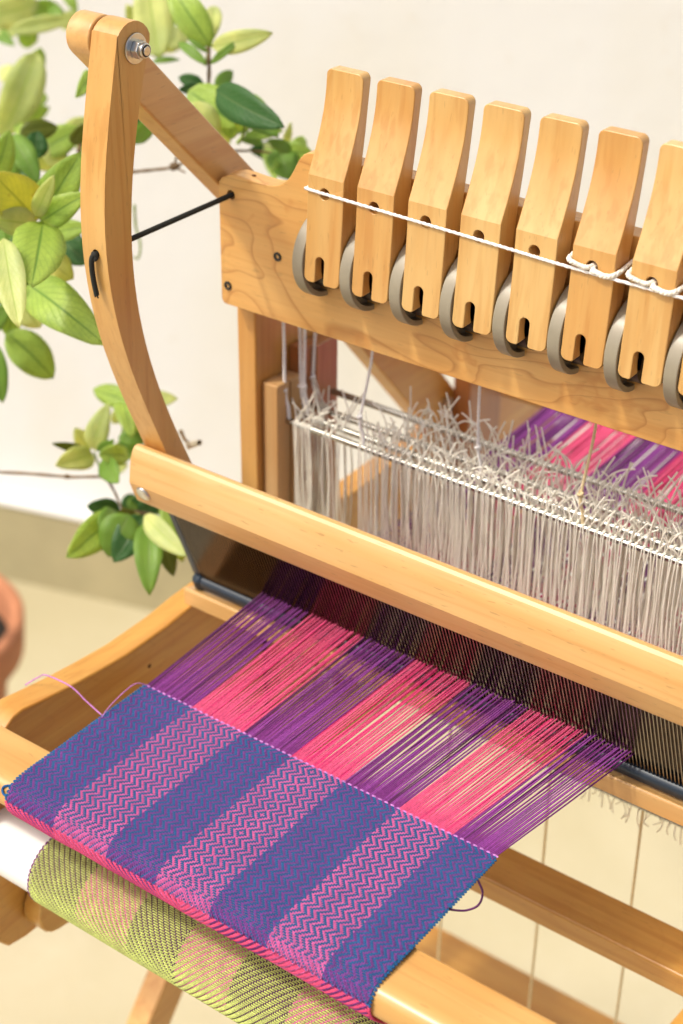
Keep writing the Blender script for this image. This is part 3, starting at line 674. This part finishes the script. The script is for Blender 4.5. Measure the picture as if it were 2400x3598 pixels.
# side sticks that guide the shafts, inside each post
for q, (ya, yb, zt, mt) in enumerate(((.0224, .0360, -.2279, W_PALE), (.0375, .0500, -.2290, W_PALE), (.0515, .0640, -.2115, W_RED), (.0655, .0900, -.2140, W_RED))):
    for a, b_ in ((-.0720, -.0590), mx(-.0720, -.0590)):
        box('guide_stick', (a, ya, -.545), (b_, yb, zt), mt, loom, .0012)
# hanging cords from the castle to the rods
def braid(path, r, k=3):
    c = spline(path, 14); L = np.r_[0, np.cumsum(np.linalg.norm(np.diff(c, axis=0), axis=1))]; ph = L / .0042 * 2 * np.pi * .5
    return [c + np.stack([np.cos(ph + q * 2.09) * r * .5, np.sin(ph + q * 2.09) * r * .5, 0 * ph], 1) for q in range(k)]
cordl = [(-.0625, .033, -.1600, 0, -.0605), (-.0590, .045, -.1600, 1, -.0560), (-.0535, .045, -.1600, 1, -.0535), (-.0580, .062, -.1600, 2, -.0575), (.0070, .040, -.1600, 0, .0015), (.0870, .040, -.1600, 1, .0845), (.1678, .040, -.1600, 0, .1650), (.2500, .040, -.16, 2, .2480)]
names = ('leftmost lift cord inside the left post', 'lift cord second from the left, knotted low', 'lift cord third from the left, beside its knotted twin', 'short lift cord ending highest beside the rear rod', 'thin lift cord in front of the pale wall gap', 'lift cord dropping in front of the red brown rear post', 'tan lift cord hanging before the pink rear warp', 'lift cord near the right post')
for (x, y, z, s_, x2), nm in zip(cordl, names):
    zt = shaft_z[s_]
    pth = [(x, y, -.150), (x + (x2 - x) * .5, y, -.195), (x2 + .0004, shaft_y[s_] - .001, zt + .022), (x2 + .0022, shaft_y[s_], zt + .010), (x2 + .003, shaft_y[s_], zt + .001)]
    ps = braid(pth, .0011 if x < 0 else .0008)
    kn = [(x2 + .0004 + .0013 * math.cos(t), shaft_y[s_] - .0018 + .0013 * math.sin(t), zt + .0215 + t * .0003) for t in np.linspace(0, 9, 14)]
    tag(link('lift_cord', tubes_mesh(ps + [np.array(kn)], [.0009 if x < 0 else .0008] * 3 + [.0010], 6), Y_WHITE if x < .1 else Y_TAN), 'cotton ' + nm, 'cord', 'lift cords hanging to the shaft rods')
# long treadle cords falling below the shafts
for (x, y, lab) in ((.0750, .045, 'leftmost of the long tan cords hanging below the shafts'), (.1560, .045, 'middle long tan cord hanging behind the cross rail'), (.2255, .045, 'rightmost long tan cord hanging behind the cross rail')):
    c = np.array([(x, y, HB), (x + .0008, y, -.62), (x - .0010, y, -.80), (x, y, -1.02)])
    tag(link('tie_cord', tubes_mesh([spline(c, 6)], .0010, 8), Y_TAN), lab, 'cord', 'long tie cords below the shafts')

# ------------------------------------------------------------------ stand under the loom
stand = thing('loom_stand', 'folding wooden stand with crossed legs under the loom', 'stand', (XC, .1, FZ))
def bar(name, p0, p1, hw, x0, x1, mat, parent=stand, r0=False, bev=.002):
    p0, p1 = Vector(p0), Vector(p1); d = (p1 - p0).normalized(); nn = Vector((-d.y, d.x)); pts = [p1 - nn * hw, p1 + nn * hw]
    if r0: pts += [p0 - d * hw * .9 * math.sin(R(t)) + nn * hw * math.cos(R(t)) for t in range(0, 181, 20)]
    else: pts += [p0 + nn * hw, p0 - nn * hw]
    return prism(name, [tuple(q) for q in pts], 'X', x0, x1, mat, parent, bev)
for i in range(2):
    xr2 = (lambda a, b_: (a, b_)) if i == 0 else mx
    bar('bracket', (-.2130, -.5085), (.20, -.560), .0200, *xr2(-.0718, -.0560), W_SIDE, r0=True)
    bar('leg', (.10, -.50), (-.50, -1.247), .0160, *xr2(-.1085, -.0885), W_BAR)
    bar('leg', (-.16, -.545), (.52, -1.247), .0160, *xr2(-.0885, -.0690), W_BAR)
    cyl('bolt', (-.1990, -.5100), .0045, 'X', *((-.0562, -.0510) if i == 0 else mx(-.0562, -.0510)), M_STEEL, stand, k=20, bev=.001)
    cyl('bolt_hole_shade', (-.2190, -.5040), .0028, 'X', *((-.0570, -.0558) if i == 0 else mx(-.0570, -.0558)), M_HOLE_SHADE, stand, k=12, bev=.0001)  # solid dark disc where the hole is, its shade painted
prism('stretcher', [(.150, -.820), (.190, -.820), (.190, -.880), (.150, -.880)], 'X', -.0885, 2 * XC + .0885, W_KNOT, stand, .003)

# ------------------------------------------------------------------ terracotta pot
pc = at(-232, 1425, 2.05); pr = .150
pot = thing('terracotta_pot', 'large round terracotta pot of dark soil at the left edge', 'plant pot', (pc.x, pc.y, FZ))
prof = [(.085, FZ), (.092, FZ), (.125, pc.z - .060), (.128, pc.z - .052), (.146, pc.z - .050), (.150, pc.z - .004), (.147, pc.z), (.136, pc.z), (.133, pc.z - .006), (.130, pc.z - .05)]
def lathe(prof, c, k=48):
    V = [(c.x + r_ * math.cos(2 * math.pi * j / k), c.y + r_ * math.sin(2 * math.pi * j / k), z) for r_, z in prof for j in range(k)]
    F = [(a * k + j, a * k + (j + 1) % k, (a + 1) * k + (j + 1) % k, (a + 1) * k + j) for a in range(len(prof) - 1) for j in range(k)]
    me = bpy.data.meshes.new('mesh'); me.from_pydata(V, [], F); smooth(me); return me
link('pot_body', lathe(prof, pc), M_TERRA, pot)
link('soil', lathe([(.131, pc.z - .045), (.09, pc.z - .040), (.04, pc.z - .036), (.0001, pc.z - .037)], pc), M_SOIL, pot)

# ------------------------------------------------------------------ shrub: each leaf placed by its base and tip
shrub = thing('leafy_shrub', 'shrub with pale and dark green oval leaves growing beside the loom', 'shrub', (pc.x, pc.y, pc.z))
def leaf(b, t, w, kind, d0=1.25, d1=None, roll=0., arch=.10, fold=.16, ns=12):
    d1 = d0 if d1 is None else d1
    B, T = at(*b, d0), at(*t, d1); ax = T - B; L = ax.length; ax.normalize()
    wm = w * 1.14 / 3879.6 * (d0 + d1) / 2
    view = (B - CAM_POS).normalized(); side = ax.cross(view).normalized(); nrm = side.cross(ax).normalized()
    if nrm.dot(view) > 0: nrm = -nrm
    q = Matrix.Rotation(R(roll), 3, ax); side = q @ side; nrm = q @ nrm
    V, UV, nc = [], [], 5
    for i in range(ns + 1):
        u = i / ns; wd = wm * .5 * (math.sin(math.pi * u ** .88) ** .62) * (1.06 - .12 * u) if 0 < u < 1 else .0004
        c = B + ax * L * u + nrm * (arch * L * math.sin(math.pi * u) - arch * .4 * L * u * u)
        for j in range(nc):
            s_ = (j / (nc - 1) - .5) * 2
            rip = .03 * wm * math.sin(u * 17 + s_ * 2 + b[0])
            V.append(c + side * wd * s_ + nrm * (abs(s_) ** 1.5 * fold * wd + rip * abs(s_))); UV.append((j / (nc - 1), u))
    F = [(i * nc + j, i * nc + j + 1, (i + 1) * nc + j + 1, (i + 1) * nc + j) for i in range(ns) for j in range(nc - 1)]
    me = bpy.data.meshes.new('mesh'); me.from_pydata([tuple(v) for v in V], [], F)
    ul = me.uv_layers.new(name='UVMap')
    for lp in me.loops: ul.data[lp.index].uv = UV[lp.vertex_index]
    smooth(me); o = link('leaf', me, LEAF[kind], shrub)
    sb = o.modifiers.new('thickness', 'SOLIDIFY'); sb.thickness = .0005
    return o
LV = [
 # top left
 ((20, 70), (175, 40), 34, 'pale', 1.42), ((-30, 40), (90, 5), 70, 'pale', 1.45), ((85, 118), (2, 320), 80, 'pale', 1.36), ((95, 110), (60, 190), 40, 'lime', 1.40), ((70, 130), (88, 165), 16, 'mid', 1.4),
 ((365, 135), (335, -60), 78, 'pale', 1.30), ((350, 100), (290, 10), 45, 'pale', 1.36), ((380, 105), (425, 70), 50, 'pale', 1.38),
 ((485, 108), (385, -40), 66, 'lime', 1.22), ((478, 100), (494, 10), 36, 'pale', 1.22), ((487, 108), (624, 76), 46, 'pale', 1.20), ((474, 148), (408, 96), 22, 'mid', 1.20), ((484, 146), (555, 88), 16, 'mid', 1.2), ((478, 120), (430, 88), 12, 'mid', 1.21),
 ((468, 192), (410, 178), 30, 'dark', 1.24), ((470, 205), (412, 205), 28, 'dark', 1.25), ((495, 203), (533, 162), 30, 'mid', 1.24), ((497, 208), (648, 290), 72, 'dark', 1.17, 1.12),
 ((432, 208), (545, 290), 84, 'lime', 1.21), ((440, 235), (500, 320), 60, 'pale', 1.19), ((548, 232), (636, 310), 64, 'mid', 1.20), ((535, 240), (565, 300), 36, 'lime', 1.18), ((530, 262), (530, 320), 40, 'lime', 1.22), ((548, 320), (608, 330), 14, 'mid', 1.2),
 ((560, 316), (650, 298), 26, 'lime', 1.22), ((640, 342), (662, 412), 64, 'mid', 1.24), ((650, 345), (718, 352), 46, 'lime', 1.24), ((652, 335), (668, 282), 17, 'pale', 1.25), ((668, 345), (615, 322), 26, 'mid', 1.23), ((660, 338), (705, 322), 26, 'lime', 1.26), ((640, 365), (622, 395), 12, 'lime', 1.24), ((655, 340), (690, 375), 40, 'olive', 1.27),
 ((352, 272), (308, 330), 36, 'mid', 1.22), ((340, 262), (300, 290), 30, 'dark', 1.24), ((350, 142), (412, 136), 13, 'mid', 1.3), ((208, 168), (176, 222), 34, 'lime', 1.22),
 # left middle
 ((45, 306), (133, 292), 44, 'olive', 1.24), ((22, 312), (88, 418), 54, 'mid', 1.20), ((78, 365), (86, 300), 50, 'dark', 1.22), ((95, 345), (188, 296), 62, 'lime', 1.28), ((168, 330), (192, 285), 30, 'olive', 1.24), ((-20, 420), (22, 300), 56, 'lime', 1.18), ((120, 385), (130, 312), 48, 'pale', 1.28),
 ((92, 505), (185, 352), 84, 'lime', 1.13, 1.10), ((97, 508), (196, 446), 60, 'lime', 1.10, 1.07), ((84, 505), (-15, 400), 100, 'yel', 1.12, 1.06), ((82, 496), (124, 404), 38, 'pale', 1.10, 1.05), ((78, 515), (-20, 502), 62, 'pale', 1.11, 1.08),
 ((98, 512), (74, 655), 108, 'lime', 1.09, 1.03), ((108, 520), (205, 605), 74, 'dark', 1.18), ((128, 535), (200, 520), 44, 'lime', 1.16), ((112, 600), (166, 640), 60, 'yel', 1.13), ((66, 655), (236, 784), 96, 'lime', 1.12, 1.07),
 ((8, 548), (44, 752), 66, 'pale', 1.05, 1.02), ((-20, 600), (14, 700), 60, 'lime', 1.10), ((48, 690), (92, 752), 56, 'pale', 1.18), ((62, 640), (84, 708), 40, 'dark', 1.16), ((14, 762), (124, 868), 78, 'lime', 1.22), ((-10, 790), (6, 925), 42, 'mid', 1.24), ((20, 700), (-25, 762), 40, 'mid', 1.2), ((0, 520), (-40, 640), 60, 'mid', 1.14),
 ((20, 640), (90, 560), 50, 'mid', 1.17), ((40, 430), (-10, 360), 50, 'mid', 1.24), ((70, 440), (20, 380), 40, 'dark', 1.27),
 # lower left clusters
 ((214, 1046), (128, 1068), 52, 'pale', 1.24, 1.2), ((208, 1036), (120, 1018), 20, 'olive', 1.24), ((216, 1032), (246, 930), 50, 'pale', 1.25), ((208, 1030), (172, 982), 38, 'pale', 1.27), ((226, 1044), (298, 1046), 44, 'lime', 1.22), ((236, 1056), (272, 1108), 46, 'mid', 1.23), ((224, 1034), (262, 1010), 20, 'mid', 1.24),
 ((300, 922), (214, 894), 46, 'lime', 1.26), ((282, 918), (302, 1000), 46, 'lime', 1.27), ((272, 1004), (340, 1012), 34, 'mid', 1.26), ((310, 925), (406, 914), 42, 'pale', 1.28), ((282, 1000), (345, 985), 34, 'lime', 1.28), ((290, 960), (262, 900), 28, 'mid', 1.29),
 ((275, 1168), (200, 1162), 40, 'dark', 1.24), ((266, 1180), (154, 1280), 70, 'lime', 1.22, 1.18), ((296, 1180), (248, 1278), 84, 'mid', 1.19), ((330, 1184), (262, 1290), 66, 'dark', 1.20), ((345, 1195), (342, 1362), 60, 'mid', 1.20, 1.17), ((365, 1210), (398, 1322), 42, 'olive', 1.22), ((332, 1184), (428, 1276), 48, 'pale', 1.18, 1.15), ((378, 1150), (420, 1290), 52, 'lime', 1.23), ((318, 1178), (368, 1158), 34, 'dark', 1.25), ((300, 1170), (318, 1140), 30, 'mid', 1.26), ((262, 1172), (228, 1206), 36, 'mid', 1.22), ((350, 1165), (395, 1150), 40, 'mid', 1.27), ((280, 1165), (300, 1200), 40, 'olive', 1.23),
]
for (x0, x1, y0, y1, n_, dd) in ((-20, 190, -10, 120, 9, 1.50), (-20, 90, 120, 330, 6, 1.48), (0, 195, 285, 400, 10, 1.34), (-10, 185, 395, 560, 10, 1.28), (-10, 90, 560, 800, 8, 1.24), (280, 420, -10, 110, 7, 1.42), (410, 560, 210, 330, 6, 1.28), (600, 700, 310, 380, 4, 1.30), (130, 330, 930, 1080, 6, 1.31), (190, 410, 1150, 1300, 5, 1.28)):
    for _ in range(n_):
        cx_, cy_ = random.uniform(x0, x1), random.uniform(y0, y1); a_ = random.uniform(0, 2 * math.pi); l_ = random.uniform(22, 42)
        LV.append(((cx_ - l_ * math.cos(a_), cy_ - l_ * math.sin(a_)), (cx_ + l_ * math.cos(a_), cy_ + l_ * math.sin(a_)), random.uniform(24, 44), random.choice(('pale', 'pale', 'lime', 'lime', 'mid', 'pale' if y0 < 130 else 'dark')), dd + random.uniform(-.04, .04)))
for L in LV:
    b, t, w_, k_, d0 = L[:5]; d1 = L[5] if len(L) > 5 else d0 - random.uniform(-.03, .03)
    leaf(b, t, w_, k_, d0, d1, roll=random.uniform(-14, 14), arch=random.uniform(.02, .14), fold=random.uniform(.05, .35))
def stem(pts, r, mat=M_STEM, name='stem'):
    c = spline([tuple(at(x, y, d)) for x, y, d in pts], 6); rr = np.linspace(r, r * .7, len(c)) * (1 + .12 * np.sin(np.arange(len(c)) * 1.7))
    return link(name, tubes_mesh([c], [rr], 8), mat, shrub)
stem([(478, 108, 1.22), (480, 150, 1.22), (478, 204, 1.24), (470, 250, 1.26)], .0016, M_STEM); stem([(470, 150, 1.22), (478, 120, 1.22)], .0012, M_STEMG)
stem([(300, 395, 1.26), (350, 390, 1.25), (402, 382, 1.24), (470, 352, 1.24), (560, 346, 1.24), (640, 352, 1.25)], .0013); stem([(400, 382, 1.24), (408, 350, 1.24), (415, 330, 1.24)], .0011); stem([(402, 384, 1.24), (425, 396, 1.23)], .0009)
stem([(396, 383, 1.238), (402, 382, 1.236), (408, 381, 1.238)], .0030)
stem([(545, 330, 1.2), (560, 300, 1.2), (550, 250, 1.2)], .0014, M_STEMG)
stem([(95, 515, 1.12), (100, 540, 1.16), (130, 600, 1.2)], .0022); stem([(60, 660, 1.12), (20, 700, 1.2), (-60, 760, 1.3)], .0018); stem([(180, 350, 1.26), (188, 310, 1.26), (178, 380, 1.26)], .0016)
stem([(-60, 1082, 1.30), (60, 1087, 1.27), (160, 1095, 1.25), (235, 1096, 1.24), (258, 1120, 1.24), (280, 1168, 1.24)], .0013); stem([(150, 1094, 1.25), (155, 1094, 1.25), (160, 1095, 1.25)], .0020); stem([(250, 1108, 1.24), (228, 1070, 1.24), (216, 1038, 1.24)], .0011, M_STEMG); stem([(280, 1168, 1.24), (310, 1175, 1.24), (350, 1180, 1.23)], .0015)
stem([(240, 1070, 1.25), (275, 1010, 1.27), (290, 950, 1.28), (302, 918, 1.28)], .0011, M_STEMG)
stem([(308, 470, 1.3), (312, 520, 1.3), (322, 560, 1.3), (318, 592, 1.3), (306, 590, 1.3)], .0011, M_STEMG)
stem([(415, 990, 1.22), (425, 1010, 1.21), (440, 1022, 1.2)], .0016); stem([(428, 1024, 1.2), (442, 1020, 1.2), (458, 1016, 1.19)], .0028, LEAF['pale'] if False else plain('cut twig', (.62, .54, .38), rough=.8))
stem([(-60, 760, 1.30), (-120, 1000, 1.5), (-100, 1250, 1.8), (-62, 1400, 2.05)], .004); stem([(-60, 1082, 1.30), (-110, 1200, 1.5), (-90, 1330, 1.8), (-70, 1400, 2.05)], .003)
